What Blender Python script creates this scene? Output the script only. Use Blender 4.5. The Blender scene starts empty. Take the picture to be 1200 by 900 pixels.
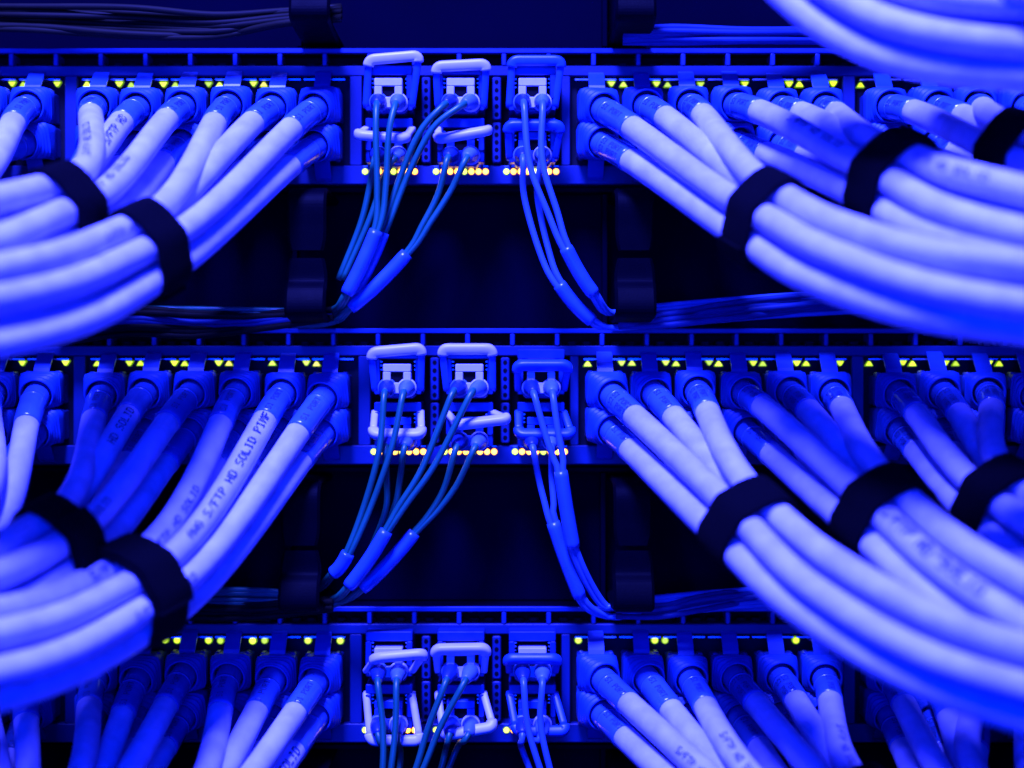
import bpy, math, random
from mathutils import Vector
random.seed(7)

# ------------------------------------------------------------------ camera, world, lamps, exposure
P = 0.2725e-3          # metres per photo pixel in the plane of the switch fronts (1U = 44.45 mm)
D = 0.55               # camera distance from that plane
scene = bpy.context.scene
cam_data = bpy.data.cameras.new("camera")
cam = bpy.data.objects.new("camera", cam_data)
scene.collection.objects.link(cam)
cam.location = (0, -D, 0)
cam.rotation_euler = (math.radians(90), 0, 0)
cam_data.sensor_width = 36.0
cam_data.lens = 36.0 * D / (1200 * P)
cam_data.clip_start = 0.005
cam_data.clip_end = 50
cam_data.dof.use_dof = True
cam_data.dof.focus_distance = D - 0.018
cam_data.dof.aperture_fstop = 4.8
scene.camera = cam

world = bpy.data.worlds.new("World")
scene.world = world
world.use_nodes = True
bg = world.node_tree.nodes["Background"]
bg.inputs[0].default_value = (0.0, 0.004, 1.0, 1)
bg.inputs[1].default_value = 0.012

def area(name, loc, target, size, power, color):
    l = bpy.data.lights.new(name, 'AREA')
    l.shape = 'DISK'; l.size = size; l.energy = power; l.color = color
    o = bpy.data.objects.new(name, l)
    scene.collection.objects.link(o)
    o.location = loc
    o.rotation_euler = (Vector(target) - Vector(loc)).to_track_quat('-Z', 'Y').to_euler()
    return o
KEY = area("blue_key_lamp", (-0.12, -0.44, 0.67), (0, 0, 0), 0.20, 84.0, (0.058, 0.066, 1.0))
FILL = area("blue_fill_lamp", (-0.05, -0.9, 0.05), (0, 0, 0), 0.7, 15.0, (0.0, 0.020, 1.0))

scene.render.engine = 'CYCLES'
scene.cycles.use_denoising = True
scene.cycles.max_bounces = 6
scene.view_settings.view_transform = 'Standard'
scene.view_settings.look = 'None'
scene.view_settings.exposure = 0.0
scene.view_settings.gamma = 1.0

# ------------------------------------------------------------------ materials
def mat(name, col, rough=0.5, metal=0.0, spec=0.5, bump=0.0, bscale=900.0, vary=0.0, vscale=120.0, emit=None, estr=0.0,
        sheen=0.0, sss=0.0):
    m = bpy.data.materials.new(name)
    m.use_nodes = True
    nt = m.node_tree
    b = nt.nodes["Principled BSDF"]
    b.inputs["Base Color"].default_value = (*col, 1)
    b.inputs["Roughness"].default_value = rough
    b.inputs["Metallic"].default_value = metal
    b.inputs["Specular IOR Level"].default_value = spec
    if sheen:
        b.inputs["Sheen Weight"].default_value = sheen
    tc = nt.nodes.new("ShaderNodeTexCoord")
    if vary:
        n = nt.nodes.new("ShaderNodeTexNoise"); n.inputs["Scale"].default_value = vscale
        n.inputs["Detail"].default_value = 5
        nt.links.new(tc.outputs["Object"], n.inputs["Vector"])
        r = nt.nodes.new("ShaderNodeValToRGB")
        r.color_ramp.elements[0].position = 0.3; r.color_ramp.elements[1].position = 0.7
        r.color_ramp.elements[0].color = (*[c * (1 - vary) for c in col], 1)
        r.color_ramp.elements[1].color = (*[min(1, c * (1 + vary)) for c in col], 1)
        nt.links.new(n.outputs["Fac"], r.inputs["Fac"])
        nt.links.new(r.outputs["Color"], b.inputs["Base Color"])
        mr = nt.nodes.new("ShaderNodeMapRange")
        mr.inputs["To Min"].default_value = max(0, rough - 0.12); mr.inputs["To Max"].default_value = min(1, rough + 0.12)
        nt.links.new(n.outputs["Fac"], mr.inputs["Value"])
        nt.links.new(mr.outputs["Result"], b.inputs["Roughness"])
    if bump:
        n2 = nt.nodes.new("ShaderNodeTexNoise"); n2.inputs["Scale"].default_value = bscale
        n2.inputs["Detail"].default_value = 3
        nt.links.new(tc.outputs["Object"], n2.inputs["Vector"])
        bp = nt.nodes.new("ShaderNodeBump"); bp.inputs["Strength"].default_value = bump
        bp.inputs["Distance"].default_value = 0.0005
        nt.links.new(n2.outputs["Fac"], bp.inputs["Height"])
        nt.links.new(bp.outputs["Normal"], b.inputs["Normal"])
    if emit:
        b.inputs["Emission Color"].default_value = (*emit, 1)
        b.inputs["Emission Strength"].default_value = estr
    return m

M_FACE = mat("switch_face_paint", (0.002, 0.014, 0.10), 0.45, 0.0, 0.4, bump=0.15, bscale=2500, vary=0.12, vscale=60)
M_RIB = mat("vent_frame_paint", (0.003, 0.022, 0.18), 0.4, 0.0, 0.5, vary=0.15, vscale=200)
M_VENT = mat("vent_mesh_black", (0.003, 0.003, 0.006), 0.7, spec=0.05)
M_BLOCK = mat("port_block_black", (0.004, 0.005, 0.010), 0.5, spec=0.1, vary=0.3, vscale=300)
M_STEEL = mat("cage_steel", (0.6, 0.62, 0.85), 0.28, 0.9, vary=0.1, vscale=400)
M_SHELL = mat("module_shell", (0.004, 0.025, 0.20), 0.35, 0.15, vary=0.2, vscale=300)
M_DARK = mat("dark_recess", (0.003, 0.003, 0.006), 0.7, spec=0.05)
M_PANEL = mat("black_panel_paint", (0.0003, 0.0004, 0.0058), 0.6, spec=0.01, bump=0.1, bscale=1500, vary=0.15, vscale=30)
M_RING = mat("black_ring_plastic", (0.0003, 0.0004, 0.0026), 0.55, spec=0.025, bump=0.15, bscale=1800, vary=0.1)
M_JACKET = mat("white_cable_jacket", (0.50, 0.51, 0.80), 0.5, spec=0.25, bump=0.22, bscale=420, vary=0.16, vscale=150)
M_SLEEVE = mat("blue_sleeve", (0.040, 0.12, 0.45), 0.24, spec=0.7, bump=0.06, bscale=900, vary=0.14, vscale=160)
M_BOOT = mat("blue_boot_rubber", (0.010, 0.065, 0.34), 0.5, spec=0.35, bump=0.12, bscale=1600, vary=0.12, vscale=140)
M_PLUG = mat("plug_plastic", (0.006, 0.035, 0.20), 0.35, vary=0.1)
M_TAB = mat("latch_tab_plastic", (0.010, 0.06, 0.30), 0.38, vary=0.1)
M_PRINT = mat("print_ink", (0.008, 0.02, 0.10), 0.6)
M_STRAP = mat("black_loop_strap", (0.002, 0.002, 0.004), 0.95, spec=0.03, bump=0.7, bscale=3000)
M_WHITE = mat("white_connector_plastic", (0.62, 0.60, 0.80), 0.45, bump=0.05, vary=0.04, vscale=500)
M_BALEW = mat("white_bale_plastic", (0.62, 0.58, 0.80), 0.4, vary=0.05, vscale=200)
M_BALEB_YOKESHADE = mat("blue_bale_and_yoke_shade", (0.012, 0.07, 0.40), 0.4, vary=0.1, vscale=200)  # blue bale plastic; also the painted shade of the lower-row yokes
M_LCBOOT = mat("fibre_boot", (0.006, 0.03, 0.20), 0.4, vary=0.12, vscale=400)
M_LCBOOT2 = mat("fibre_boot_pale", (0.08, 0.17, 0.40), 0.4, vary=0.12, vscale=400)
M_TIP = mat("olive_tip", (0.30, 0.30, 0.10), 0.5)
M_AQUA = mat("aqua_fibre", (0.006, 0.115, 0.070), 0.35, vary=0.1, vscale=100)
M_PALE = mat("pale_fibre", (0.045, 0.13, 0.36), 0.35, vary=0.08, vscale=100)
M_DARKF = mat("dark_fibre", (0.010, 0.009, 0.005), 0.6, spec=0.08, vary=0.2, vscale=100)
M_BLUEF = mat("blue_fibre", (0.008, 0.03, 0.13), 0.5, spec=0.15, vary=0.15, vscale=100)
M_TUBE = mat("fibre_tube_sleeve", (0.025, 0.10, 0.40), 0.3, spec=0.6, vary=0.12, vscale=180)
M_LEDG = mat("led_green", (0.3, 0.4, 0.0), 0.4, emit=(0.74, 1.0, 0.0), estr=1.4)
M_LEDG2 = mat("led_green_dim", (0.3, 0.4, 0.0), 0.4, emit=(0.70, 1.0, 0.0), estr=1.0)
M_LEDG3 = mat("led_green_bright", (0.3, 0.4, 0.0), 0.4, emit=(0.78, 1.0, 0.02), estr=1.8)
M_LEDRIM = mat("led_rim", (0.3, 0.1, 0.0), 0.4, emit=(1.0, 0.20, 0.01), estr=0.8)
M_LEDRIMG = mat("led_rim_green", (0.1, 0.2, 0.0), 0.4, emit=(0.35, 0.8, 0.0), estr=0.5)
M_LEDY = mat("led_amber", (0.5, 0.3, 0.0), 0.4, emit=(1.0, 0.46, 0.05), estr=6.5)
M_LEDO = mat("led_orange", (0.5, 0.3, 0.0), 0.4, emit=(1.0, 0.78, 0.06), estr=1.5)
M_LEDL = mat("led_lime", (0.5, 0.5, 0.0), 0.4, emit=(0.85, 0.95, 0.12), estr=2.6)

# ------------------------------------------------------------------ mesh helpers
def at(px, py, d=0.0):
    """Point of the rack at depth d (metres in front of the switch fronts) for a photo position."""
    k = P * (D - d) / D
    return Vector(((px - 600) * k, -d, (450 - py) * k))

def link(name, verts, faces, material, parent=None, smooth=True):
    me = bpy.data.meshes.new(name)
    me.from_pydata([tuple(v) for v in verts], [], faces)
    me.update()
    if smooth:
        me.polygons.foreach_set("use_smooth", [True] * len(me.polygons))
    me.materials.append(material)
    return link_mesh(name, me, parent)

def link_mesh(name, me, parent=None, loc=None):
    o = bpy.data.objects.new(name, me)
    scene.collection.objects.link(o)
    if parent:
        o.parent = parent
        # vertices are given in world space unless loc is set
        if loc is None:
            base = parent
            off = Vector((0, 0, 0))
            while base is not None:
                off += base.location; base = base.parent
            o.location = -off
        else:
            o.location = loc
    elif loc is not None:
        o.location = loc
    return o

def empty(name, loc, label, cat, group=None):
    o = bpy.data.objects.new(name, None)
    o.empty_display_size = 0.005
    scene.collection.objects.link(o)
    o.location = loc
    tag(o, label, cat, group)
    return o

def tag(o, label, cat, group=None):
    o["label"] = label; o["category"] = cat
    if group: o["group"] = group

def box_data(x0, x1, y0, y1, z0, z1, b=0.0):
    """Chamfered box (b = chamfer on the edges that face the viewer and the sides)."""
    if b <= 0:
        v = [(x0,y0,z0),(x1,y0,z0),(x1,y1,z0),(x0,y1,z0),(x0,y0,z1),(x1,y0,z1),(x1,y1,z1),(x0,y1,z1)]
        f = [(0,3,2,1),(4,5,6,7),(0,1,5,4),(1,2,6,5),(2,3,7,6),(3,0,4,7)]
        return v, f
    # outline rounded in XZ, front chamfered
    def outline(i):
        xs0, xs1, zs0, zs1 = x0 + i, x1 - i, z0 + i, z1 - i
        c = b
        return [(xs0 + c, zs0), (xs1 - c, zs0), (xs1, zs0 + c), (xs1, zs1 - c), (xs1 - c, zs1), (xs0 + c, zs1), (xs0, zs1 - c), (xs0, zs0 + c)]
    v = [(x, y0, z) for x, z in outline(b * 0.7)] + [(x, y0 + b * 0.7, z) for x, z in outline(0)] + [(x, y1, z) for x, z in outline(0)]
    f = [tuple(range(8))]
    for r in (0, 8):
        for i in range(8):
            j = (i + 1) % 8
            f.append((r + i, r + 8 + i, r + 8 + j, r + j))
    f.append(tuple(reversed(range(16, 24))))
    return v, f

def box(name, x0, x1, y0, y1, z0, z1, material, parent=None, b=0.0):
    v, f = box_data(min(x0, x1), max(x0, x1), min(y0, y1), max(y0, y1), min(z0, z1), max(z0, z1), b)
    return link(name, v, f, material, parent, smooth=False)

def pbox(name, px0, px1, py0, py1, y0, y1, material, parent=None, b=0.0):
    """Box whose outline is given in plane pixels (real size: P metres each)."""
    return box(name, (px0 - 600) * P, (px1 - 600) * P, y0, y1, (450 - py1) * P, (450 - py0) * P, material, parent, b)

def frames(pts):
    n = len(pts); T = []
    for i in range(n):
        a = pts[max(0, i - 1)]; b = pts[min(n - 1, i + 1)]
        T.append((b - a).normalized())
    up = Vector((0, 0, 1)) if abs(T[0].z) < 0.9 else Vector((1, 0, 0))
    N = [(up - T[0] * up.dot(T[0])).normalized()]
    for i in range(1, n):
        v = N[-1] - T[i] * N[-1].dot(T[i])
        N.append(v.normalized())
    B = [T[i].cross(N[i]) for i in range(n)]
    return T, N, B

def tube_data(pts, radii, seg=14, caps=True, flat=None):
    T, N, B = frames(pts)
    v = []; f = []
    for i, p in enumerate(pts):
        r = radii[i] if isinstance(radii, (list, tuple)) else radii
        for k in range(seg):
            a = 2 * math.pi * k / seg
            v.append(p + N[i] * (r * math.cos(a)) + B[i] * (r * math.sin(a)))
    for i in range(len(pts) - 1):
        for k in range(seg):
            k2 = (k + 1) % seg
            f.append((i * seg + k, i * seg + k2, (i + 1) * seg + k2, (i + 1) * seg + k))
    if caps:
        f.append(tuple(reversed(range(seg))))
        f.append(tuple(range((len(pts) - 1) * seg, len(pts) * seg)))
    return v, f

def tube(name, pts, radii, material, parent=None, seg=14, caps=True):
    v, f = tube_data(pts, radii, seg, caps)
    return link(name, v, f, material, parent)

def bez(p0, p1, p2, p3, n):
    out = []
    for i in range(n + 1):
        t = i / n; u = 1 - t
        out.append(p0 * u ** 3 + p1 * (3 * u * u * t) + p2 * (3 * u * t * t) + p3 * t ** 3)
    return out

def catmull(pts, n=10):
    """Smooth curve through the points (centripetal enough for even spacing)."""
    q = [pts[0] * 2 - pts[1]] + list(pts) + [pts[-1] * 2 - pts[-2]]
    out = []
    for i in range(1, len(q) - 2):
        a, b, c, d = q[i - 1], q[i], q[i + 1], q[i + 2]
        for k in range(n):
            t = k / n
            out.append(0.5 * ((2 * b) + (c - a) * t + (2 * a - 5 * b + 4 * c - d) * t * t + (3 * b - a - 3 * c + d) * t ** 3))
    out.append(q[-2].copy())
    return out

def resample(pts, step):
    L = [0.0]
    for i in range(1, len(pts)):
        L.append(L[-1] + (pts[i] - pts[i - 1]).length)
    n = max(2, int(L[-1] / step)); out = []; j = 0
    for i in range(n + 1):
        s = L[-1] * i / n
        while j < len(L) - 2 and L[j + 1] < s: j += 1
        w = (s - L[j]) / max(1e-9, L[j + 1] - L[j])
        out.append(pts[j].lerp(pts[j + 1], min(1, max(0, w))))
    return out, L[-1] / n

class Path:
    def __init__(self, pts, step=0.0012):
        self.pts, self.step = resample(pts, step)
        self.T, self.N, self.B = frames(self.pts)
        self.length = self.step * (len(self.pts) - 1)
    def at(self, s):
        x = min(max(s / self.step, 0), len(self.pts) - 1.001); i = int(x); w = x - i
        return self.pts[i].lerp(self.pts[i + 1], w), self.T[i].lerp(self.T[i + 1], w).normalized()
    def cut(self, s0, s1, step):
        n = max(2, int((s1 - s0) / step))
        return [self.at(s0 + (s1 - s0) * i / n)[0] for i in range(n + 1)]

# lettering bent round a cable
_text_cache = {}
GLYPH = {
 'A': "01110 10001 10001 11111 10001 10001 10001", 'W': "10001 10001 10001 10101 10101 11011 10001",
 'G': "01110 10001 10000 10111 10001 10001 01110", 'S': "01111 10000 10000 01110 00001 00001 11110",
 '/': "00001 00001 00010 00100 01000 10000 10000", 'F': "11111 10000 10000 11110 10000 10000 10000",
 'T': "11111 00100 00100 00100 00100 00100 00100", 'P': "11110 10001 10001 11110 10000 10000 10000",
 'H': "10001 10001 10001 11111 10001 10001 10001", 'D': "11110 10001 10001 10001 10001 10001 11110",
 'O': "01110 10001 10001 10001 10001 10001 01110", 'L': "10000 10000 10000 10000 10000 10000 11111",
 'I': "01110 00100 00100 00100 00100 00100 01110", 'M': "10001 11011 10101 10101 10001 10001 10001",
 'R': "11110 10001 10001 11110 10100 10010 10001", '1': "00100 01100 00100 00100 00100 00100 01110"}
def text_verts(body, size):
    """Ink-jet lettering: every dot of the 5 x 7 matrix is a small patch of ink."""
    key = (body, size)
    if key not in _text_cache:
        st = size * 0.7 / 7; vs = []; fs = []; x = 0.0
        rg = random.Random(body)
        for ch in body:
            g = GLYPH.get(ch)
            if g:
                for r, row in enumerate(g.split()):
                    for c, bit in enumerate(row):
                        if bit == '1' and rg.random() > 0.02:
                            h = st * rg.uniform(.46, .60)
                            cx, cy = x + (c + .5) * st + rg.uniform(-.08, .08) * st, (6.5 - r) * st + rg.uniform(-.08, .08) * st
                            o = len(vs)
                            vs += [Vector((cx - h, cy - h, 0)), Vector((cx + h, cy - h, 0)), Vector((cx + h, cy + h, 0)), Vector((cx - h, cy + h, 0))]
                            fs.append((o, o + 1, o + 2, o + 3))
            x += st * 6.3
        _text_cache[key] = (vs, fs)
    return _text_cache[key]

CAMPOS = Vector((0, -D, 0))
def lettering(path, s0, body, size, radius, forward, parent, roll=0.0, stretch=1.0):
    vs, fs = text_verts(body, size)
    w = max(v.x for v in vs); h = size * 0.7
    out = []
    for v in vs:
        u = v.x * stretch
        s = s0 + u if forward else s0 + w * stretch - u
        c, t = path.at(s)
        tt = t if forward else -t
        n = (CAMPOS - c); n = (n - t * n.dot(t)).normalized()
        b = n.cross(tt).normalized()
        a = (v.y - h / 2) / radius + roll
        out.append(c + (n * math.cos(a) + b * math.sin(a)) * (radius + 0.00007))
    return link("print", out, fs, M_PRINT, parent, smooth=False)

# ------------------------------------------------------------------ layout numbers
SW = [dict(name="top", y0=57, dx=0), dict(name="middle", y0=385, dx=10), dict(name="bottom", y0=711, dx=0)]
def left_col(i): return 380 - 52 * i - (22 if i >= 6 else 0)
def right_col(i): return 698 + 52 * i + (22 if i >= 6 else 0)
MODX = (458, 541, 623.5)
ROWZ = (71, 112)             # upper / lower port centre below the switch's top edge
ORD = ["first", "second", "third", "fourth", "fifth", "sixth", "seventh", "eighth", "ninth", "tenth", "eleventh"]

# ------------------------------------------------------------------ the switches
LIT = {
 "top": [(12,'v'),(25,'^'),(65,'v'),(100,'^'),(138,'v'),(152,'^'),(190,'v'),(204,'^'),(243,'v'),(256,'^'),(296,'v'),(308,'o'),
         (717,'v'),(731,'^'),(770,'v'),(783,'^'),(822,'v'),(874,'v'),(926,'v'),(938,'^'),(978,'v'),(1010,'^')],
 "middle": [(24,'v'),(75,'v'),(112,'^'),(150,'v'),(163,'^'),(203,'v'),(215,'^'),(255,'v'),(267,'o'),(318,'^'),(358,'v'),(370,'o'),
         (689,'^'),(729,'v'),(741,'^'),(781,'v'),(793,'^'),(832,'v'),(843,'^'),(884,'v'),(895,'^'),(935,'v'),(946,'^'),(986,'v'),
         (1020,'^'),(1060,'v'),(1071,'^'),(1110,'v'),(1122,'^'),(1161,'v'),(1173,'^')],
 "bottom": [(154,'^'),(192,'v'),(206,'^'),(243,'v'),(257,'^'),(295,'v'),(309,'^'),(360,'^'),(398,'v'),(678,'^'),(768,'v'),(780,'^'),(934,'^')],
}

def led_mesh(kind, material, r):
    if kind == 'c':
        pts = [(math.cos(a) * r, math.sin(a) * r) for a in [2 * math.pi * k / 16 for k in range(16)]]
    else:
        sgn = 1 if kind in '^or' else -1
        w, h = r * 1.12, r * 0.62
        tri = [(-w, -h), (-w * 0.86, -h * 1.25), (w * 0.86, -h * 1.25), (w, -h), (w * 0.34, h * 0.86), (0, h * 1.12), (-w * 0.34, h * 0.86)]
        pts = [(x, z * sgn) for x, z in tri]
        if sgn < 0: pts.reverse()
    n = len(pts)
    v = [(x, 0.0009, z) for x, z in pts] + [(x, 0.0, z) for x, z in pts] + [(x * 0.80, -0.00025, z * 0.80) for x, z in pts]
    f = [tuple(range(2 * n, 3 * n))]
    for r0 in (0, n):
        for i in range(n):
            j = (i + 1) % n
            f.append((r0 + i, r0 + j, r0 + n + j, r0 + n + i))
    me = bpy.data.meshes.new("indicator_light")
    me.from_pydata(v, [], f); me.update(); me.materials.append(material)
    me.materials.append(M_LEDRIM if material == M_LEDY else M_LEDRIMG)
    for i_, p_ in enumerate(me.polygons):
        p_.material_index = 0 if i_ == 0 else 1
    return me
LED = {'v2': led_mesh('v', M_LEDG2, 4.3 * P), '^2': led_mesh('^', M_LEDG2, 4.3 * P), 'v3': led_mesh('v', M_LEDG3, 4.8 * P), '^3': led_mesh('^', M_LEDG3, 4.8 * P),
       'r2': led_mesh('c', M_LEDG2, 4.2 * P), 'r3': led_mesh('c', M_LEDG3, 4.8 * P), 'v': led_mesh('v', M_LEDG, 4.5 * P), '^': led_mesh('^', M_LEDG, 4.5 * P), 'o': led_mesh('^', M_LEDO, 4.5 * P),
       'r': led_mesh('c', M_LEDG, 4.6 * P), 'y': led_mesh('c', M_LEDY, 4.05 * P), 'l': led_mesh('c', M_LEDL, 4.05 * P)}

def merged(name, boxes, material, parent):
    V = []; F = []
    for bb in boxes:
        v, f = box_data(*bb)
        o = len(V); V += v; F += [tuple(i + o for i in q) for q in f]
    return link(name, V, F, material, parent, smooth=False)

def make_switch(s):
    y0, dx = s["y0"], s["dx"]
    root = empty("network_switch", ((539 + dx - 600) * P, 0.02, (450 - y0 - 160) * P),
                 {"top": "blue-lit rack network switch, topmost of the three", "middle": "blue-lit rack network switch between the top and bottom ones",
                  "bottom": "blue-lit rack network switch, lowest of the three"}[s["name"]], "network switch", "stacked rack switches")
    XL, XR = -140 + dx, 1340 + dx
    X = lambda px: px
    # body behind everything
    pbox("chassis", XL, XR, y0 - 1, y0 + 160, 0.012, 0.30, M_PANEL, root)
    # top rail and vent cells
    pbox("top_rail", XL, XR, y0, y0 + 5.5, -0.0006, 0.0012, M_RIB, root, b=0.0003)
    pbox("rail_backing", XL, XR, y0 + 0.4, y0 + 5.4, 0.0013, 0.0118, M_PANEL, root)
    pbox("vent_floor", XL, XR, y0 + 5.6, y0 + 20, 0.008, 0.0118, M_VENT, root)
    # perforated dark vent plate: rows of little raised bumps in the cells
    rib = None
    for i in range(-13, 16):
        xc = 538 + dx + 52.5 * i
        if XL < xc < XR:
            if rib is None:
                v, f = box_data(-2.6 * P, 2.6 * P, -0.0004, 0.0078, -14.4 * P, -0.05 * P, 0.0003)
                me = bpy.data.meshes.new("vent_rib"); me.from_pydata(v, [], f); me.update(); me.materials.append(M_RIB); rib = me
            link_mesh("vent_rib", rib, root, Vector(((xc - 600) * P, 0, (450 - y0 - 5.6) * P)) - root.location)
    # honeycomb edge behind each vent cell: a scalloped strip
    sc = []
    for i in range(-36, 46):
        xc = 538 + dx + 17.5 * i
        if XL < xc - 9 and xc + 9 < XR:
            sc.append(((xc - 6 - 600) * P, (xc + 6 - 600) * P, 0.0035, 0.0079, (450 - y0 - 20) * P, (450 - y0 - 14.5 + random.uniform(-.6, .6)) * P, 0.0005))
    o = merged("vent_mesh", sc, M_BLOCK, root); o["kind"] = "stuff"
    # face plate, split round the port blocks and the module bay
    blocks = []
    lx1, lx0 = left_col(0) + 30 + dx, left_col(5) - 30 + dx
    blocks.append((lx0, lx1)); blocks.append((left_col(9) - 30 + dx, left_col(6) + 30 + dx))
    rx0, rx1 = right_col(0) - 30 + dx, right_col(5) + 30 + dx
    blocks.append((rx0, rx1)); blocks.append((right_col(6) - 30 + dx, right_col(11) + 30 + dx))
    bay = (424 + dx, 658 + dx)
    pbox("face_top", XL, XR, y0 + 20.2, y0 + 32, -0.0002, 0.0115, M_FACE, root, b=0.0004)
    pbox("face_bottom", XL, XR, y0 + 137, y0 + 159, -0.0002, 0.0115, M_FACE, root, b=0.0004)
    cuts = sorted(blocks + [bay]); prev = XL
    for a, b in cuts + [(XR, XR)]:
        if a - prev > 3:
            pbox("face_post", prev, a, y0 + 32.2, y0 + 136.8, -0.0001, 0.0115, M_FACE, root, b=0.0003)
        prev = b
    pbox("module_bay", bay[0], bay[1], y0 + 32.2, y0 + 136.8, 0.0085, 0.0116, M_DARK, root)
    # port blocks with port openings framed in steel
    for a, b in blocks:
        blk = pbox("port_block", a + 0.5, b - 0.5, y0 + 32.4, y0 + 136.6, 0.0032, 0.0115, M_BLOCK, root)
    lip = None
    for cols in ([left_col(i) for i in range(9)], [right_col(i) for i in range(11)]):
        for c in cols:
            if lip is None:
                v, f = box_data(-24 * P, 24 * P, 0.0004, 0.0031, -1.0 * P, 0.6 * P)
                lip = bpy.data.meshes.new("port_lip"); lip.from_pydata(v, [], f); lip.update(); lip.materials.append(M_STEEL)
            link_mesh("port_lip", lip, root, Vector(((c + dx - 600) * P, 0, (450 - y0 - 35.6) * P)) - root.location)
    # perforated strips between the module columns
    for xm in (499.5, 582):
        for (ya, yb) in ((34, 84), (87, 134)):
            st = pbox("perforated_strip", xm - 5 + dx, xm + 5 + dx, y0 + ya, y0 + yb, -0.0012, 0.008, M_FACE, root, b=0.0004)
            n = 5
            for k in range(n):
                zc = (450 - (y0 + ya + 6 + (yb - ya - 12) * k / (n - 1))) * P
                pts = [((xm + dx - 600) * P + 2.5 * P * math.cos(t), zc + 2.9 * P * math.sin(t)) for t in [2 * math.pi * q / 10 for q in range(10)]]
                v = [(x, -0.00126, z) for x, z in pts] + [(x, -0.0008, z) for x, z in pts]
                f = [tuple(range(10))] + [(i, (i + 1) % 10, 10 + (i + 1) % 10, 10 + i) for i in range(10)]
                link("hole", v, f, M_DARK, st, smooth=False)
    # indicator lights of the ports
    rnd = s["name"] == "bottom"
    for x, k in LIT[s["name"]]:
        kk = 'r' if (rnd and k != 'o') else k
        if kk != 'o': kk += random.choice(['', '', '2', '3'])
        link_mesh("indicator_light", LED[kk], root, Vector(((x - 600) * P, 0.0022, (450 - y0 - 40.6 - random.uniform(-.4, .4)) * P)) - root.location)
    # indicator lights of the fibre modules with a printed tick above each
    tick = None
    for m in MODX:
        for k in range(8):
            x = m + dx - 30 + 8.3 * k
            kind = 'l' if k in (0, 4) else 'y'
            link_mesh("indicator_light", LED[kind], root, Vector(((x - 600) * P, -0.0003, (450 - y0 - 144.2) * P)) - root.location)
            if tick is None:
                v, f = box_data(-2.6 * P, 2.6 * P, -0.00026, -0.0001, -0.5 * P, 0.5 * P)
                tick = bpy.data.meshes.new("printed_tick"); tick.from_pydata(v, [], f); tick.update(); tick.materials.append(M_STEEL)
            link_mesh("printed_tick", tick, root, Vector(((x - 600) * P, 0, (450 - y0 - 137.9) * P)) - root.location)
    return root
for s in SW: make_switch(s)

# ------------------------------------------------------------------ cable manager panels with ring fingers
def strip_profile(name, prof, xc, w, th, parent, rnd=0.0):
    """A strip of width w bent along a profile of (depth, z) points; corners of the free end rounded."""
    pts = catmull([Vector((0, -d, z)) for d, z in prof], 8)
    n = len(pts); v = []; f = []
    T, _, _ = frames(pts)
    for i, p in enumerate(pts):
        nrm = Vector((1, 0, 0)).cross(T[i]).normalized()
        back = (n - 1 - i) / 7.0
        ww = w / 2 * (1 - 0.16 * (1 - min(1, back)) ** 2) if rnd else w / 2
        c = th * 0.35
        for (dx, dn) in ((-ww, -th / 2 + c), (-ww + c, -th / 2), (ww - c, -th / 2), (ww, -th / 2 + c), (ww, th / 2 - c), (ww - c, th / 2), (-ww + c, th / 2), (-ww, th / 2 - c)):
            v.append(Vector((xc + dx, p.y, p.z)) + nrm * dn)
    for i in range(n - 1):
        for k in range(8):
            k2 = (k + 1) % 8
            f.append((i * 8 + k, (i + 1) * 8 + k, (i + 1) * 8 + k2, i * 8 + k2))
    f.append(tuple(range(8))); f.append(tuple(reversed(range((n - 1) * 8, n * 8))))
    return link(name, v, f, M_RING, parent, smooth=False)

def make_manager(ya, yb, label, rings, partial=False):
    root = empty("cable_manager", (0, 0.0, (450 - yb) * P), label, "cable manager", "black cable managers between the switches")
    pbox("panel", -140, 1340, ya + 1, yb - 1, 0.012, 0.016, M_PANEL, root)
    pbox("panel_fold", -140, 1340, ya + 1.5, ya + 6, 0.002, 0.0118, M_PANEL, root)
    for xc in rings:
        X = (xc - 600) * P
        zt = (450 - (ya + 14)) * P; zb = (450 - (yb + 2)) * P
        if not partial:
            strip_profile("ring_finger", [(-0.0118, zt), (0.012, zt), (0.022, zt - 0.0006), (0.026, zt - 0.004), (0.0262, zt - 0.012), (0.0262, zt - 0.0188)], X, 0.0118, 0.0022, root, 1)
        strip_profile("ring_finger", [(-0.0118, zb + .003), (0.012, zb + .0026), (0.026, zb + 0.003), (0.031, zb + 0.0045), (0.0295, zb + 0.0100), (0.0262, zb + 0.0135), (0.0258, zb + 0.0205)], X, 0.0124, 0.0024, root, 1)
        # upright rib that carries the ring
        rr = pbox("ring_post", xc - 30, xc - 25, ya + 8, yb - 4, 0.004, 0.0119, M_PANEL, root)
    return root
make_manager(-112, 55, "black cable manager panel with two ring fingers above the top switch", (376, 737), True)
make_manager(218, 383, "black cable manager panel with ring fingers between top and middle switches", (371, 737))
make_manager(547, 709, "black cable manager panel with ring fingers between middle and bottom switches", (364, 735))
make_manager(873, 1040, "black cable manager panel at the picture's bottom edge under lowest switch", (370, 735))

# ------------------------------------------------------------------ patch cables
RJ, RS = 0.00378, 0.00402     # jacket and sleeve radius

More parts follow.
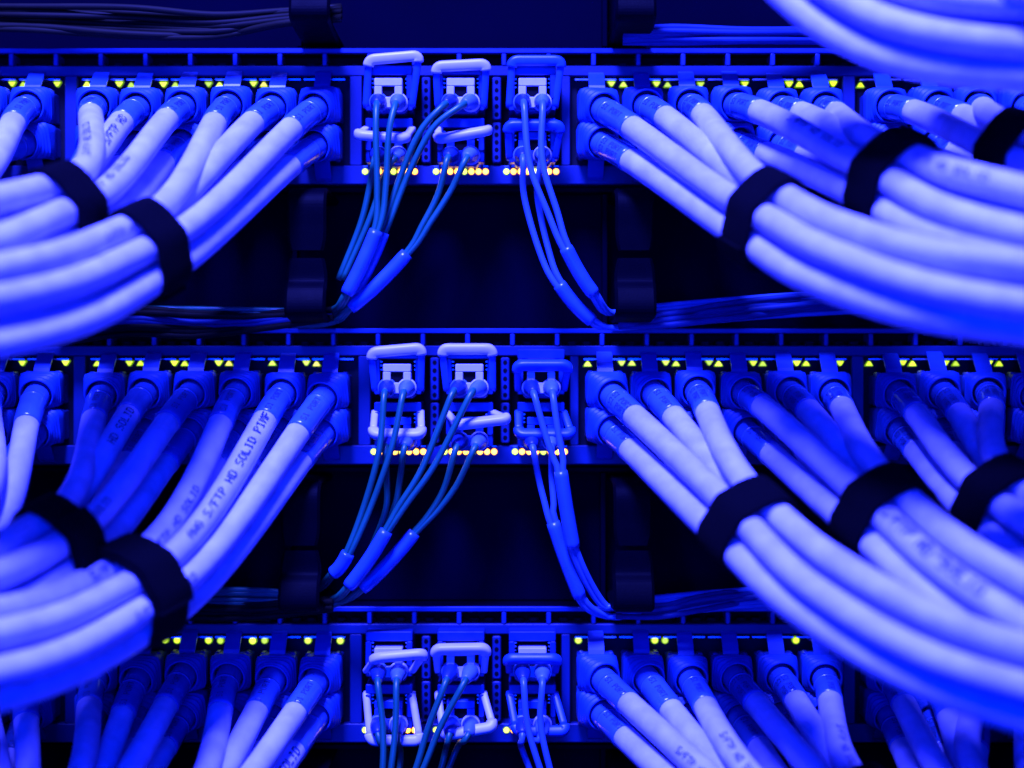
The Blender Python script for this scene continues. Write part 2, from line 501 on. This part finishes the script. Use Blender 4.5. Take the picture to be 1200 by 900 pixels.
def boot_mesh(path, s0, s1, parent):
    """Ribbed boot: square block at the plug, round ribbed collar with an open mouth at the cable end."""
    seg = 32; rings = []
    prof = []
    L = s1 - s0
    steps = [0, .04, .30, .46, .50]
    for t in steps: prof.append((t, 0.0062 if t > 0 else 0.0057, 0.0055 if t > 0 else 0.0051, 7.0))
    t = 0.52; k = 0
    while t < 0.985:
        q = (t - .5) / .5
        hw = 0.0062 + (0.0052 - 0.0062) * q ** 0.8; hh = 0.0055 + (0.0052 - 0.0055) * q
        e = 7.0 + (2.0 - 7.0) * min(1, q * 1.25)
        rib = 0.00032 if (k // 2) % 2 == 0 else -0.00022
        prof.append((t, hw + rib, hh + rib, e)); k += 1; t += 0.03
    prof.append((.975, 0.0054, 0.0054, 2.0)); prof.append((.995, 0.0054, 0.0054, 2.0)); prof.append((1.006, 0.0051, 0.0051, 2.0))
    prof.append((.99, 0.00478, 0.00478, 2.0)); prof.append((.72, 0.0046, 0.0046, 2.0))
    v = []; f = []
    # frame that keeps the square upright
    for (t, hw, hh, e) in prof:
        c, T = path.at(s0 + L * t)
        U = Vector((0, 0, 1)); U = (U - T * U.dot(T)).normalized(); R = T.cross(U).normalized()
        for k in range(seg):
            a = 2 * math.pi * k / seg
            ca, sa = math.cos(a), math.sin(a)
            r = (abs(ca) ** e + abs(sa) ** e) ** (-1.0 / e)
            v.append(c + R * (hw * r * ca) + U * (hh * r * sa))
    n = len(prof)
    for i in range(n - 1):
        for k in range(seg):
            k2 = (k + 1) % seg
            f.append((i * seg + k, i * seg + k2, (i + 1) * seg + k2, (i + 1) * seg + k))
    return link("boot", v, f, M_BOOT, parent)

def plug_parts(port, row, parent):
    """Plug body in the port, shoulders and the latch tab that stands up (upper row) or hangs down (lower row)."""
    x, z = port.x, port.z
    sgn = 1 if row == 0 else -1
    box("plug", x - 0.0059, x + 0.0059, -0.0045, 0.0031, z - 0.0046, z + 0.0048, M_PLUG, parent, b=0.0004)
    # latch tab: thin tongue rising from the boot towards the port
    prof = [(0.0006, 0.0118), (0.0022, 0.0110), (0.0045, 0.0090), (0.0068, 0.0066), (0.0075, 0.0050)]
    w, th = 0.0025, 0.0011
    v = []; f = []
    for (d, h) in prof:
        ww = w * (0.92 if d < 0.002 else 1.0)
        for (dx, dh) in ((-ww, 0), (ww, 0), (ww, -th), (-ww, -th)):
            v.append((x + dx, -d, z + sgn * (h + dh)))
    n = len(prof)
    for i in range(n - 1):
        for k in range(4):
            k2 = (k + 1) % 4
            f.append((i * 4 + k, i * 4 + k2, (i + 1) * 4 + k2, (i + 1) * 4 + k))
    f += [(3, 2, 1, 0), (n * 4 - 4, n * 4 - 3, n * 4 - 2, n * 4 - 1)]
    link("latch_tab", v, f, M_TAB, parent, smooth=False)
    # shoulders beside the tab
    for q in (-1, 1):
        box("boot_shoulder", x + q * 0.0036, x + q * 0.0056, -0.0058, -0.0015, z + sgn * 0.0047, z + sgn * 0.0057, M_PLUG, parent, b=0.0005)

OFF4 = [(1.0, 0.02), (.02, -.38), (-1.0, 0.0), (-.54, .90), (.52, .90), (0.02, 1.74)]   # (across, behind) in cable pitches
PITCH = 2 * RJ * 1.02
WIDE4 = [(1.22, .52), (.5, -.2), (-.5, -.2), (-1.22, .52), (.5, 1.25), (-.5, 1.25)]   # four in front, two behind

class Bundle:
    def __init__(self, way, off=None):
        self.off = off or OFF4
        pts = [at(px, py, d * 1.12 / 1000) for px, py, d in way]
        self.path = Path(catmull(pts, 14), 0.002)
        T = self.path.T[0]
        view = (pts[0] - CAMPOS).normalized()
        A = (Vector((0, 0, 1)) - T * T.z).normalized()
        self.frames = []
        for T in self.path.T:
            V = (view - T * view.dot(T)).normalized()         # away from the camera
            A = V.cross(T).normalized()
            if A.z < 0: A = -A
            self.frames.append((A, V))
    def line(self, a, b, wob):
        out = []; n = len(self.path.pts)
        for i, p in enumerate(self.path.pts):
            A, V = self.frames[i]; q = i / n
            g = 1 + 0.03 * q
            ww = math.sin(q * 3.1 + wob) - math.sin(wob)
            out.append(p + A * (a * PITCH * g + 0.0009 * ww) + V * (b * PITCH * g + 0.0009 * (math.cos(q * 2.7 + wob * 2) - math.cos(wob * 2))))
        return out

def cable_thing(path, port, row, label, side, prints, group="white patch cables plugged into the switches", rawstart=False):
    root = empty("network_cable", port if port is not None else path.pts[0], label, "network cable", group)
    if port is not None:
        full = path
        path = Path([p + Vector((0, 0, -0.00045 * min(1, max(0, (full.step * i - 0.005) / 0.008)))) for i, p in enumerate(full.pts)], 0.0012)
        plug_parts(port, row, root)
        bl = 0.0122 + random.uniform(-.0008, .0008)
        s_boot = 0.0022
        boot_mesh(full, s_boot, s_boot + bl, root)
        s_sl0 = s_boot + bl * 0.5
        s_sl1 = s_boot + bl + random.uniform(0.0155, 0.021)
        # sleeve sags a little in the mouth of the boot
        pts = path.cut(s_sl0, s_sl1, 0.0015)
        rad = [RS] * len(pts); rad[-1] = RS - 0.00008
        sl = tube("sleeve", pts, rad, M_SLEEVE, root, seg=20)
        # raised ring on the sleeve near the boot
        pr = path.cut(s_boot + bl + 0.0042, s_boot + bl + 0.0052, 0.0005)
        tube("sleeve_ring", pr, [RS + 0.00012] * len(pr), M_SLEEVE, root, seg=20)
        jk = tube("jacket", path.cut(s_sl1 - 0.002, path.length, 0.0032), RJ, M_JACKET, root, seg=18)
        if prints:
            sp = Path(path.cut(s_sl0, s_sl1, 0.001))
            a = s_boot + bl + 0.0060 - s_sl0
            fwd = side > 0
            lettering(sp, a, "S1 PORT", 0.0027, RS, fwd, sl, roll=0.30)
            lettering(sp, a, "S1 PORT", 0.0027, RS, fwd, sl, roll=-0.32) if prints > 1 else None
        return root, jk, s_sl1
    jk = tube("jacket", path.cut(0, path.length, 0.0032), RJ, M_JACKET, root, seg=18)
    return root, jk, 0.0

def route(port, bundle, k, lean=0.42, wob=0.0):
    line = bundle.line(*bundle.off[k], wob)
    p3 = line[0]; t3 = (line[1] - line[0]).normalized()
    p0 = port + Vector((0, -0.0075, 0))
    lat = Vector((p3.x - p0.x, 0, p3.z - p0.z)); lat.normalize()
    d0 = (Vector((0, -1, 0)) + lat * lean).normalized()
    dist = (p3 - p0).length
    pre = [port + Vector((0, -0.0075 * i / 4, 0)) for i in range(4)]
    seg = bez(p0, p0 + d0 * dist * 0.36, p3 - t3 * dist * 0.34, p3, 40)
    return Path(pre + seg + line[1:], 0.0012)

BUNDLES = {
 "top": {
  "L": [([(176,290,74),(88,333,102),(-30,360,124),(-150,372,130)], (2,1,0), True),
        ([(80,246,78),(8,272,102),(-90,294,118)], (5,4,3), True),
        ([(-75,205,70),(-160,240,90)], (7,6), False)],
  "R": [([(894,253,74),(965,292,100),(1090,333,120),(1270,360,130)], (0,1,2), True),
        ([(1040,208,78),(1110,240,100),(1240,270,118)], (3,4,5), True),
        ([(1186,184,72),(1276,214,100)], (6,7,8), True),
        ([(1310,190,70),(1390,230,95)], (9,10), False)]},
 "middle": {
  "L": [([(173,690,74),(72,743,100),(-40,774,120),(-150,790,126)], (2,1,0), True),
        ([(70,636,78),(2,674,102),(-90,708,118)], (5,4,3), True),
        ([(-60,628,70),(-150,680,90)], (7,6), False)],
  "R": [([(874,612,74),(950,684,100),(1085,766,122),(1260,826,132)], (0,1,2), True),
        ([(1030,598,78),(1108,662,102),(1240,745,122)], (3,4,5), True),
        ([(1168,588,74),(1250,655,104)], (6,7,8), True),
        ([(1310,590,70),(1390,660,95)], (9,10), False)]},
 "bottom": {
  "L": [([(228,985,70),(150,1070,95)], (2,1,0), False),
        ([(88,985,70),(20,1070,90)], (5,4,3), False),
        ([(-25,985,66),(-90,1070,90)], (7,6), False)],
  "R": [([(872,948,74),(950,1020,100)], (0,1,2), False),
        ([(1005,958,78),(1085,1030,102)], (3,4,5), True),
        ([(1140,950,70),(1230,1030,100)], (6,7,8), False),
        ([(1260,940,70),(1340,1010,95)], (9,10), False)]},
}

def hull2(pts):
    pts = sorted(set(pts))
    def half(ps):
        h = []
        for p in ps:
            while len(h) > 1 and (h[-1][0]-h[-2][0])*(p[1]-h[-2][1]) - (h[-1][1]-h[-2][1])*(p[0]-h[-2][0]) <= 0: h.pop()
            h.append(p)
        return h
    a = half(pts); b = half(list(reversed(pts)))
    return a[:-1] + b[:-1]

def strap(bundle, used, label):
    offs = [bundle.off[k] for k in used]
    pts = []
    r = RJ + 0.00018
    for a, b in offs:
        for q in range(20):
            t = 2 * math.pi * q / 20
            pts.append((a * PITCH + r * math.cos(t), b * PITCH + r * math.sin(t)))
    h = hull2(pts)
    # resample
    loop = [Vector((x, y, 0)) for x, y in h] + [Vector((h[0][0], h[0][1], 0))]
    rs, _ = resample(loop, 0.0011); rs = rs[:-1]; n = len(rs)
    for _ in range(2):
        rs = [(rs[i - 1] + rs[i] * 2 + rs[(i + 1) % n]) / 4 for i in range(n)]
    nr = []
    for i in range(n):
        t = (rs[(i + 1) % n] - rs[i - 1]).normalized(); nr.append(Vector((t.y, -t.x, 0)))
    c = bundle.path.pts[0]; T = bundle.path.T[0]; A, V = bundle.frames[0]
    tilt = random.uniform(-.09, .09)
    root = empty("cable_strap", c, label, "cable strap", "black straps round the cable bundles")
    W, th = 0.0074, 0.0014
    def ribbon(name, idx, base, thick, closed, w):
        prof = [(-w, 0), (-w, thick * .7), (-w * .92, thick), (0, thick * 1.08), (w * .92, thick), (w, thick * .7), (w, 0)]
        v = []; f = []; m = len(prof)
        for i in idx:
            p, nn = rs[i % n], nr[i % n]
            ww = 0.00018 * math.sin(i * 0.9) + 0.00012 * math.sin(i * 2.3)
            for (u, o) in prof:
                q = p + nn * (base + o)
                v.append(c + A * q.x + V * q.y + T * (u + ww + q.x * tilt))
        k = len(idx)
        for i in range(k if closed else k - 1):
            j = (i + 1) % k
            for a in range(m - 1):
                f.append((i * m + a, i * m + a + 1, j * m + a + 1, j * m + a))
            f.append((i * m + m - 1, i * m, j * m, j * m + m - 1))
        if not closed:
            f.append(tuple(range(m))); f.append(tuple(reversed(range((k - 1) * m, k * m))))
        return link(name, v, f, M_STRAP, root)
    ribbon("loop", list(range(n)), 0.0002, th, True, W)
    st = random.randrange(n)
    ribbon("tail", [(st + i) for i in range(int(n * 0.38))], th + 0.0003, th, False, W * 0.93)

WORDS = {0: "upper", 1: "lower"}
printed = []
for s in SW:
    for side, key in ((-1, "L"), (1, "R")):
        for bi, (way, cols, tied) in enumerate(BUNDLES[s["name"]][key]):
            wide = s["name"] == "middle" and side < 0 and bi == 0
            B = Bundle(way, WIDE4 if wide else OFF4)
            if len(cols) == 3:
                # left: bundle runs down-left, outer column on top; right: outer column on top as well
                outer = cols[0] if side < 0 else cols[2]
                inner = cols[2] if side < 0 else cols[0]
                mid = cols[1]
                slots = [(outer, 0, 0), (inner, 0, 1), (inner, 1, 2), (mid, 0, 4), (mid, 1, 3), (outer, 1, 5)]
                if wide: slots = [(outer, 0, 0), (mid, 0, 1), (inner, 0, 2), (inner, 1, 3), (outer, 1, 4), (mid, 1, 5)]
            else:
                outer, inner = cols
                if side > 0: outer, inner = inner, outer
                slots = [(outer, 0, 1), (inner, 0, 2), (inner, 1, 5), (outer, 1, 4)]
            for (col, row, k) in slots:
                x = (left_col(col) if side < 0 else right_col(col)) + s["dx"]
                jx, jz = random.uniform(-.8, .8), random.uniform(-1.5, 1.5)
                port = Vector(((x + jx - 600) * P, 0, (450 - s["y0"] - ROWZ[row] - jz) * P))
                path = route(port, B, k, lean=random.uniform(.30, .42) if (col == 0 or row == 1) else random.uniform(.12, .28), wob=random.uniform(0, 6))
                label = "white network cable in %s port, %s column %s of the fibre modules, %s switch" % (
                    WORDS[row], ORD[col], "left" if side < 0 else "right", s["name"])
                root, jk, send = cable_thing(path, port, row, label, side, (2 if random.random() < .3 else 1) if side > 0 else (1 if random.random() < .55 else 0))
                printed.append((s["name"], side, col, row, path, jk, send))
            if tied:
                which = ["innermost", "second", "third", "outer"][bi]
                strap(B, [k for _, _, k in slots], "black fabric strap round %s cable bundle %s of the fibre modules, %s switch" % (which, "left" if side < 0 else "right", s["name"]))

# lettering along jackets
for (sw, side, col, row, path, jk, send) in printed:
    fwd = side > 0
    if sw == "middle" and side < 0 and col == 1 and row == 0:
        lettering(path, send + 0.001, "AWG S/FTP HD SOLID PIMF", 0.0037, RJ, fwd, jk, roll=0.1, stretch=1.0)
    elif sw == "middle" and side < 0 and col == 4 and row == 0:
        lettering(path, send - 0.004 + 0.006, "HD SOLID", 0.0036, RJ, fwd, jk, roll=0.0)
    elif sw == "top" and side < 0 and col == 4 and row == 0:
        lettering(path, send + 0.004, "S/FTP HD", 0.0040, RJ, fwd, jk, roll=0.1)
    elif (sw, side, col, row) in (("bottom", -1, 0, 1),):
        lettering(path, send + 0.003, "HD SOLID", 0.0040, RJ, fwd, jk, roll=-0.2)
    elif sw == "middle" and side > 0 and col in (3, 4) and row == 0:
        lettering(path, send + 0.075, "S/FTP HD SOLID", 0.0046, RJ, fwd, jk, roll=0.3)
    elif sw == "middle" and side < 0 and col in (2, 4) and row == 0:
        lettering(path, send + 0.060, "S/FTP HD", 0.0042, RJ, fwd, jk, roll=0.1)

prng = random.Random(3)
for (sw, side, col, row, path, jk, send) in printed:
    if row == 0 and prng.random() < .5 and not (sw == "middle" and side < 0 and col == 1):
        lettering(path, send + prng.uniform(.02, .09), "S/FTP HD SOLID", 0.0032, RJ, side > 0, jk, roll=prng.uniform(-.7, .7))

# bundle of the switch above, entering at the top right corner
B = Bundle([(880,-86,74),(985,-4,94),(1090,34,108),(1270,50,114)])
for k in range(6):
    path = Path(B.line(*OFF4[k], k * 1.3), 0.0012)
    cable_thing(path, None, 0, "white cable in the blurred bundle crossing the picture's top right corner", 1, 0, "cables in the top right corner bundle")

B = Bundle([(1010,-150,80),(1110,-84,104),(1240,-52,124),(1380,-40,130)])
for k in range(6):
    path = Path(B.line(*OFF4[k], k * 1.7), 0.0012)
    cable_thing(path, None, 0, "white cable of the second bundle at the very top right edge", 1, 0, "cables of the bundle at the top edge")

# ------------------------------------------------------------------ fibre modules, duplex fibre plugs and their strands
def fillet(pts, radii, n):
    out = [pts[0]]
    for i in range(1, len(pts) - 1):
        a, b, c = pts[i - 1], pts[i], pts[i + 1]; r = radii[i - 1]
        p, q = b + (a - b).normalized() * r, b + (c - b).normalized() * r
        for k in range(n + 1):
            t = k / n
            out.append(p * (1 - t) ** 2 + b * (2 * t * (1 - t)) + q * t * t)
    out.append(pts[-1])
    # even out the long straight pieces
    res = [out[0]]
    for a, b in zip(out, out[1:]):
        m = max(1, int((b - a).length / 0.0012))
        res += [a.lerp(b, (k + 1) / m) for k in range(m)]
    return res

def strap_tube(name, pts, hw, ht, nrm, material, parent, seg=16):
    """Moulded strap: rounded-rectangle section, its broad side square to nrm."""
    n = len(pts); v = []; f = []
    for i, p in enumerate(pts):
        T = (pts[min(n - 1, i + 1)] - pts[max(0, i - 1)]).normalized()
        N = nrm - T * nrm.dot(T)
        N = N.normalized() if N.length > 0.2 else Vector((0, 0, 1))
        S = T.cross(N).normalized()
        for k in range(seg):
            a = 2 * math.pi * k / seg; ca, sa = math.cos(a), math.sin(a)
            r = (abs(ca) ** 3.4 + abs(sa) ** 3.4) ** (-1 / 3.4)
            v.append(p + S * (hw * r * ca) + N * (ht * r * sa))
    for i in range(n - 1):
        for k in range(seg):
            k2 = (k + 1) % seg
            f.append((i * seg + k, i * seg + k2, (i + 1) * seg + k2, (i + 1) * seg + k))
    f.append(tuple(reversed(range(seg)))); f.append(tuple(range((n - 1) * seg, n * seg)))
    return link(name, v, f, material, parent)

# bale bar ends in the photo: (x0,y0,x1,y1, depth mm, hangs down?)
BALES = {
 ("top",0,0): (432,70,491,65,11,0), ("top",0,1): (511,78,570,75,11,0), ("top",0,2): (600,71,658,71,10,0),
 ("top",1,0): (419,158,474,163,15,1), ("top",1,1): (514,163,572,153,15,1), ("top",1,2): (595,147,657,147,12,0),
 ("middle",0,0): (435,413,494,408,11,0), ("middle",0,1): (518,409,577,409,11,0), ("middle",0,2): (606,428,666,428,13,0),
 ("middle",1,0): (437,509,494,509,14,1), ("middle",1,1): (537,498,595,491,15,1), ("middle",1,2): (608,509,670,509,14,1),
 ("bottom",0,0): (440,771,497,766,15,0), ("bottom",0,1): (510,761,570,760,13,0), ("bottom",0,2): (595,772,653,772,14,0),
 ("bottom",1,0): (434,868,492,868,14,1), ("bottom",1,1): (520,862,578,852,15,1), ("bottom",1,2): (605,857,663,857,14,1),
}
MY = ((25, 77), (86, 137))
COLN = ["left", "centre", "right"]
lc_sockets = {}
for s in SW:
    for row in (0, 1):
        for c in range(3):
            xm = MODX[c] + s["dx"]; ya, yb = s["y0"] + MY[row][0], s["y0"] + MY[row][1]
            if c == 2: xm += 0
            white = c < 2
            root = empty("fibre_module", ((xm - 600) * P, 0, (450 - yb) * P),
                         "fibre module with %s pull bail, %s row, %s column of the %s switch" % ("white" if white else "blue", WORDS[row], COLN[c], s["name"]),
                         "fibre module", "fibre modules in the switches")
            hw = 27
            f = -0.0088
            # open metal shell: four walls and a dark back
            pbox("shell_top", xm - hw, xm + hw, ya, ya + 11, f + 0.0006, 0.0084, M_SHELL, root, b=0.0003)
            pbox("shell_bottom", xm - hw, xm + hw, yb - 13, yb, f + 0.0008, 0.0084, M_SHELL, root, b=0.0003)
            for q in (-1, 1):
                a, b_ = sorted((xm + q * hw, xm + q * (hw - 6.5)))
                pbox("shell_side", a, b_, ya + 11.1, yb - 13.1, f, 0.0084, M_SHELL, root, b=0.0003)
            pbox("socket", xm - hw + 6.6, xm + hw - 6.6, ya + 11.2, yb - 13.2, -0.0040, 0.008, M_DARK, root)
            # bright spring fingers at each side of the latch
            for q in (-1, 1):
                for kz in range(3):
                    a, b_ = sorted((xm + q * 18, xm + q * 22))
                    pbox("spring_finger", a, b_, ya + 13 + kz * 4.6, ya + 15.2 + kz * 4.6, -0.0056 + 0.0004 * kz, -0.0041, M_STEEL, root, b=0.00015)
            # pull bail: round wire bow hinged at the sides
            x0, y0_, x1, y1_, dmm, down = BALES[(s["name"], row, c)]
            d = dmm / 1000
            pl = Vector(((xm - hw + 0.5 - 600) * P, f + 0.0012, (450 - ((ya + 12) if down else (yb - 6))) * P))
            pr = Vector(((xm + hw - 0.5 - 600) * P, f + 0.0012, pl.z))
            al, ar = at(x0, y0_, d), at(x1, y1_, d)
            inn = Vector((0, 0.0025, 0))
            pts = fillet([pl + inn, pl, al, ar, pr, pr + inn], (0.0008, 0.0020, 0.0020, 0.0008), 6)
            nrm = (ar - al).cross(pl - al).normalized()
            if nrm.y > 0: nrm = -nrm
            n = len(pts)
            i0 = min(range(n // 2), key=lambda i: (pts[i] - (al + (pl - al).normalized() * 0.0022)).length)
            i1 = min(range(n // 2, n), key=lambda i: (pts[i] - (ar + (pr - ar).normalized() * 0.0022)).length)
            bm_ = M_BALEW if white else M_BALEB_YOKESHADE
            am_ = bm_ if (row == 1 or not white or s["name"] == "bottom") else M_BALEB_YOKESHADE
            strap_tube("bail_bar", pts[i0:i1 + 1], 0.0017, 0.0015, nrm, bm_, root)
            strap_tube("bail_arm", pts[:i0 + 1], 0.00112, 0.00085, nrm, am_, root)
            strap_tube("bail_arm", pts[i1:], 0.00112, 0.00085, nrm, am_, root)

            # duplex plug and strands: a thing of its own
            zc = (450 - (ya + 34)) * P
            xw = (xm - 600) * P
            lc_sockets[(s["name"], row, c)] = (xw, zc)

# strands: waypoints (photo px, py, depth mm) shared by the pair, then sleeve start/end
F = {
 ("top",0,0): ([(448,160,22),(447,222,22)], [(441,270,22),(406,345,22)], (394,362,16)),
 ("top",0,1): ([(500,152,20),(474,205,18)], [(449,272,18),(414,345,17)], (398,366,14)),
 ("top",1,0): ([(441,215,14),(427,262,13)], None, (399,328,12)),
 ("top",1,1): ([(521,225,18),(500,262,18)], [(477,297,18),(410,361,18)], (396,374,14)),
 ("top",0,2): ([(628,190,22),(648,250,22)], [(663,290,22),(696,345,20)], (712,366,14)),
 ("top",1,2): ([(622,230,16),(638,295,16)], [(655,333,17),(694,376,15)], (714,384,12)),
 ("middle",0,0): ([(452,525,22),(432,590,20)], [(408,648,20),(390,672,18)], (372,690,10)),
 ("middle",1,0): ([(461,565,13),(456,600,12)], None, (430,660,10)),
 ("middle",0,1): ([(503,545,20),(472,592,20)], [(453,622,20),(408,688,19)], (390,702,12)),
 ("middle",1,1): ([(528,570,16),(508,600,15)], [(486,624,15),(424,690,15)], (398,705,10)),
 ("middle",0,2): ([(646,505,20),(655,540,20)], [(657,552,20),(672,642,18)], (706,708,10)),
 ("middle",1,2): ([(639,560,15),(644,590,15)], [(648,612,15),(680,700,13)], (712,722,8)),
 ("bottom",0,0): ([(456,850,22),(453,905,24)], None, (440,990,24)),
 ("bottom",0,1): ([(508,855,20),(490,905,20)], None, (455,980,20)),
 ("bottom",1,0): ([(462,885,12),(460,920,12)], None, (440,990,10)),
 ("bottom",1,1): ([(530,875,12),(520,905,12)], None, (490,990,10)),
 ("bottom",0,2): ([(626,850,20),(640,905,20)], None, (668,990,18)),
 ("bottom",1,2): ([(618,872,14),(628,905,14)], None, (660,990,10)),
}
for s in SW:
    for row in (0, 1):
        for c in range(3):
            key = (s["name"], row, c)
            xw, zc = lc_sockets[key]
            white = c < 2
            root = empty("fibre_cable", (xw, -0.009, zc),
                         "%s twin fibre cable in %s row, %s module column of the %s switch" % ("aqua" if white else "pale blue", WORDS[row], COLN[c], s["name"]),
                         "fibre cable", "twin fibre cables in the modules")
            # white latch yoke: bridge with a square notch
            yk = -0.0118 if row == 0 else -0.0108
            w = 0.00435
            ykm = M_WHITE if row == 0 else M_BALEB_YOKESHADE  # lower-row yokes and clips: shade put into the colour, using the bale blue
            top = zc + 0.0046; bot = zc - 0.0016
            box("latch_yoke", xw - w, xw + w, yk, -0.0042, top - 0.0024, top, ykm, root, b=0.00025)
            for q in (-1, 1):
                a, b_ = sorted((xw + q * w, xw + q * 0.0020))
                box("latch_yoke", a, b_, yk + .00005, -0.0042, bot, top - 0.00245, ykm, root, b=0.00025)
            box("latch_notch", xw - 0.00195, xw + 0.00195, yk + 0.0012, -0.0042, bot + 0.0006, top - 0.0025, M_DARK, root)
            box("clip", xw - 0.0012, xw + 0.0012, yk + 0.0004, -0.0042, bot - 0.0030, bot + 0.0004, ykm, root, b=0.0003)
            box("housing", xw - 0.0056, xw + 0.0056, -0.0098, -0.0040, bot - 0.0045, bot - 0.00005, M_LCBOOT, root, b=0.0008)
            way, sleeve, end = F[key]
            for q in (-1, 1):
                bx, bz = xw + q * 0.0031, zc - 0.0028
                p0 = Vector((bx, -0.0100, bz))
                w0 = [at(px + q * sp, py + (q * -2), d / 1000) for (px, py, d), sp in zip(way, (7.5, 5))]
                drop = (w0[0] - p0)
                mouth = p0 + Vector((drop.x * 0.16, -0.0075, -0.0017))
                # collar disc and boot
                tube("collar", [p0 + Vector((0, .0012, 0)), p0 + Vector((0, -.0009, 0)), p0 + Vector((0, -.0012, 0))], [0.0030, 0.0030, 0.0026], M_WHITE if q > 0 else M_LCBOOT2, root, seg=22)
                bp = bez(p0 + Vector((0, -.0004, 0)), p0 + Vector((0, -0.004, 0)), mouth + (mouth - w0[0]).normalized() * 0.001 + Vector((0, .0010, 0)), mouth, 8)
                bt = tube("boot", bp, [0.00265, 0.0026, 0.0025, 0.0024, 0.0022, 0.0020, 0.0018, 0.0017, 0.0015], M_LCBOOT if q < 0 else M_LCBOOT2, root, seg=20)
                tdir = (bp[-1] - bp[-2]).normalized()
                tip = [bp[-1] - tdir * 0.001, bp[-1] + tdir * 0.0012]
                tube("strain_tip", tip, [0.00118, 0.00112], M_TIP if white else M_PALE, root, seg=12)
                # strand
                pts = [bp[-1] - tdir * 0.002, bp[-1] + tdir * 0.0026] + w0
                if sleeve:
                    (sx, sy, sd), (ex, ey, ed) = sleeve
                    pts += [at(sx + q * 3.0, sy - q * 1.5, sd / 1000), at(ex + q * 2.5, ey - q, ed / 1000)]
                pts.append(at(end[0] + q * 2.5, end[1], end[2] / 1000))
                if sleeve:
                    sd_ = -1 if white else 1
                    pts.append(at(end[0] + sd_ * 26, end[1] + (6 if white else -2) + q, 0.011)); pts.append(at(end[0] + sd_ * 70, end[1] + (4 if white else -6) + q * 2, 0.010)); pts.append(at(end[0] + sd_ * 190, end[1] + (2 if white else -16) + q * 2, 0.008)); pts.append(at(end[0] + sd_ * 330, end[1] + (0 if white else -24) + q * 2, 0.006))
                tube("strand", resample(catmull(pts, 12), 0.0022)[0], 0.00100, M_AQUA if white else M_PALE, root, seg=12)
            if sleeve:
                (sx, sy, sd), (ex, ey, ed) = sleeve
                a, b_ = at(sx, sy, sd / 1000), at(ex, ey, ed / 1000)
                t = (b_ - a)
                sag = Vector((0, 0, -0.0008))
                pp = catmull([a, a + t * .33 + sag, a + t * .66 + sag, b_], 5)
                n = len(pp)
                tube("tube_sleeve", pp, [0.00205] + [0.00222] * (n - 2) + [0.0020], M_TUBE, root, seg=16)

# ------------------------------------------------------------------ thin fibres lying along the managers
def run(n, ends, spread, material, label, cat, group, r=0.00095, jitter=1.0):
    """n strands through the waypoints (px, py, depth mm); spread = half heights in pixels at each waypoint."""
    for i in range(n):
        u = (i + .5) / n * 2 - 1
        ph = random.uniform(0, 6)
        pts = []
        for (px, py, d), sp in zip(ends, spread):
            pts.append(at(px, py + u * sp + random.uniform(-1.6, 1.6) * jitter, (d + random.uniform(-3, 3)) / 1000))
        o = tube("fibre_strand", resample(catmull(pts, 10), 0.004)[0], r * random.uniform(.9, 1.12), material if not isinstance(material, list) else random.choice(material), None, seg=10)
        # origin stays at the world origin; the strand is one mesh
        tag(o, label, cat, group)
run(9, [(-60,22,8),(30,20,10),(150,26,12),(250,30,12),(330,22,14),(400,16,16)], (16,15,18,16,9,8), [M_DARKF],
    "thin dark fibre in the sagging run above the top switch, left side", "fibre strand", "dark fibre run above top switch")
run(6, [(730,42,14),(790,40,14),(880,42,12),(990,40,8),(1100,30,6)], (8,10,9,10,12), M_BLUEF,
    "thin blue fibre running right above the top switch's right vents", "fibre strand", "blue fibre run above top switch")
run(8, [(-40,402,8),(60,392,8),(150,376,10),(230,379,10),(310,376,12),(390,368,14)], (8,12,16,15,10,7), [M_DARKF, M_DARKF, M_BLUEF],
    "thin dark fibre in the run between top and middle switches, left side", "fibre strand", "dark fibre run above middle switch")
run(6, [(725,376,14),(780,375,14),(850,364,12),(930,356,10),(1010,350,8),(1120,345,5)], (7,9,11,10,9,9), M_BLUEF,
    "thin blue fibre running right between top and middle switches", "fibre strand", "blue fibre run above middle switch")
run(7, [(60,700,8),(150,708,8),(220,714,10),(300,716,10),(390,708,12)], (8,10,10,9,7), [M_DARKF],
    "thin dark fibre in the run between middle and bottom switches, left side", "fibre strand", "dark fibre run above bottom switch")
run(5, [(722,716,12),(775,715,12),(830,705,10),(900,696,8),(990,690,6)], (7,8,9,8,8), M_BLUEF,
    "thin blue fibre running right between middle and bottom switches", "fibre strand", "blue fibre run above bottom switch")
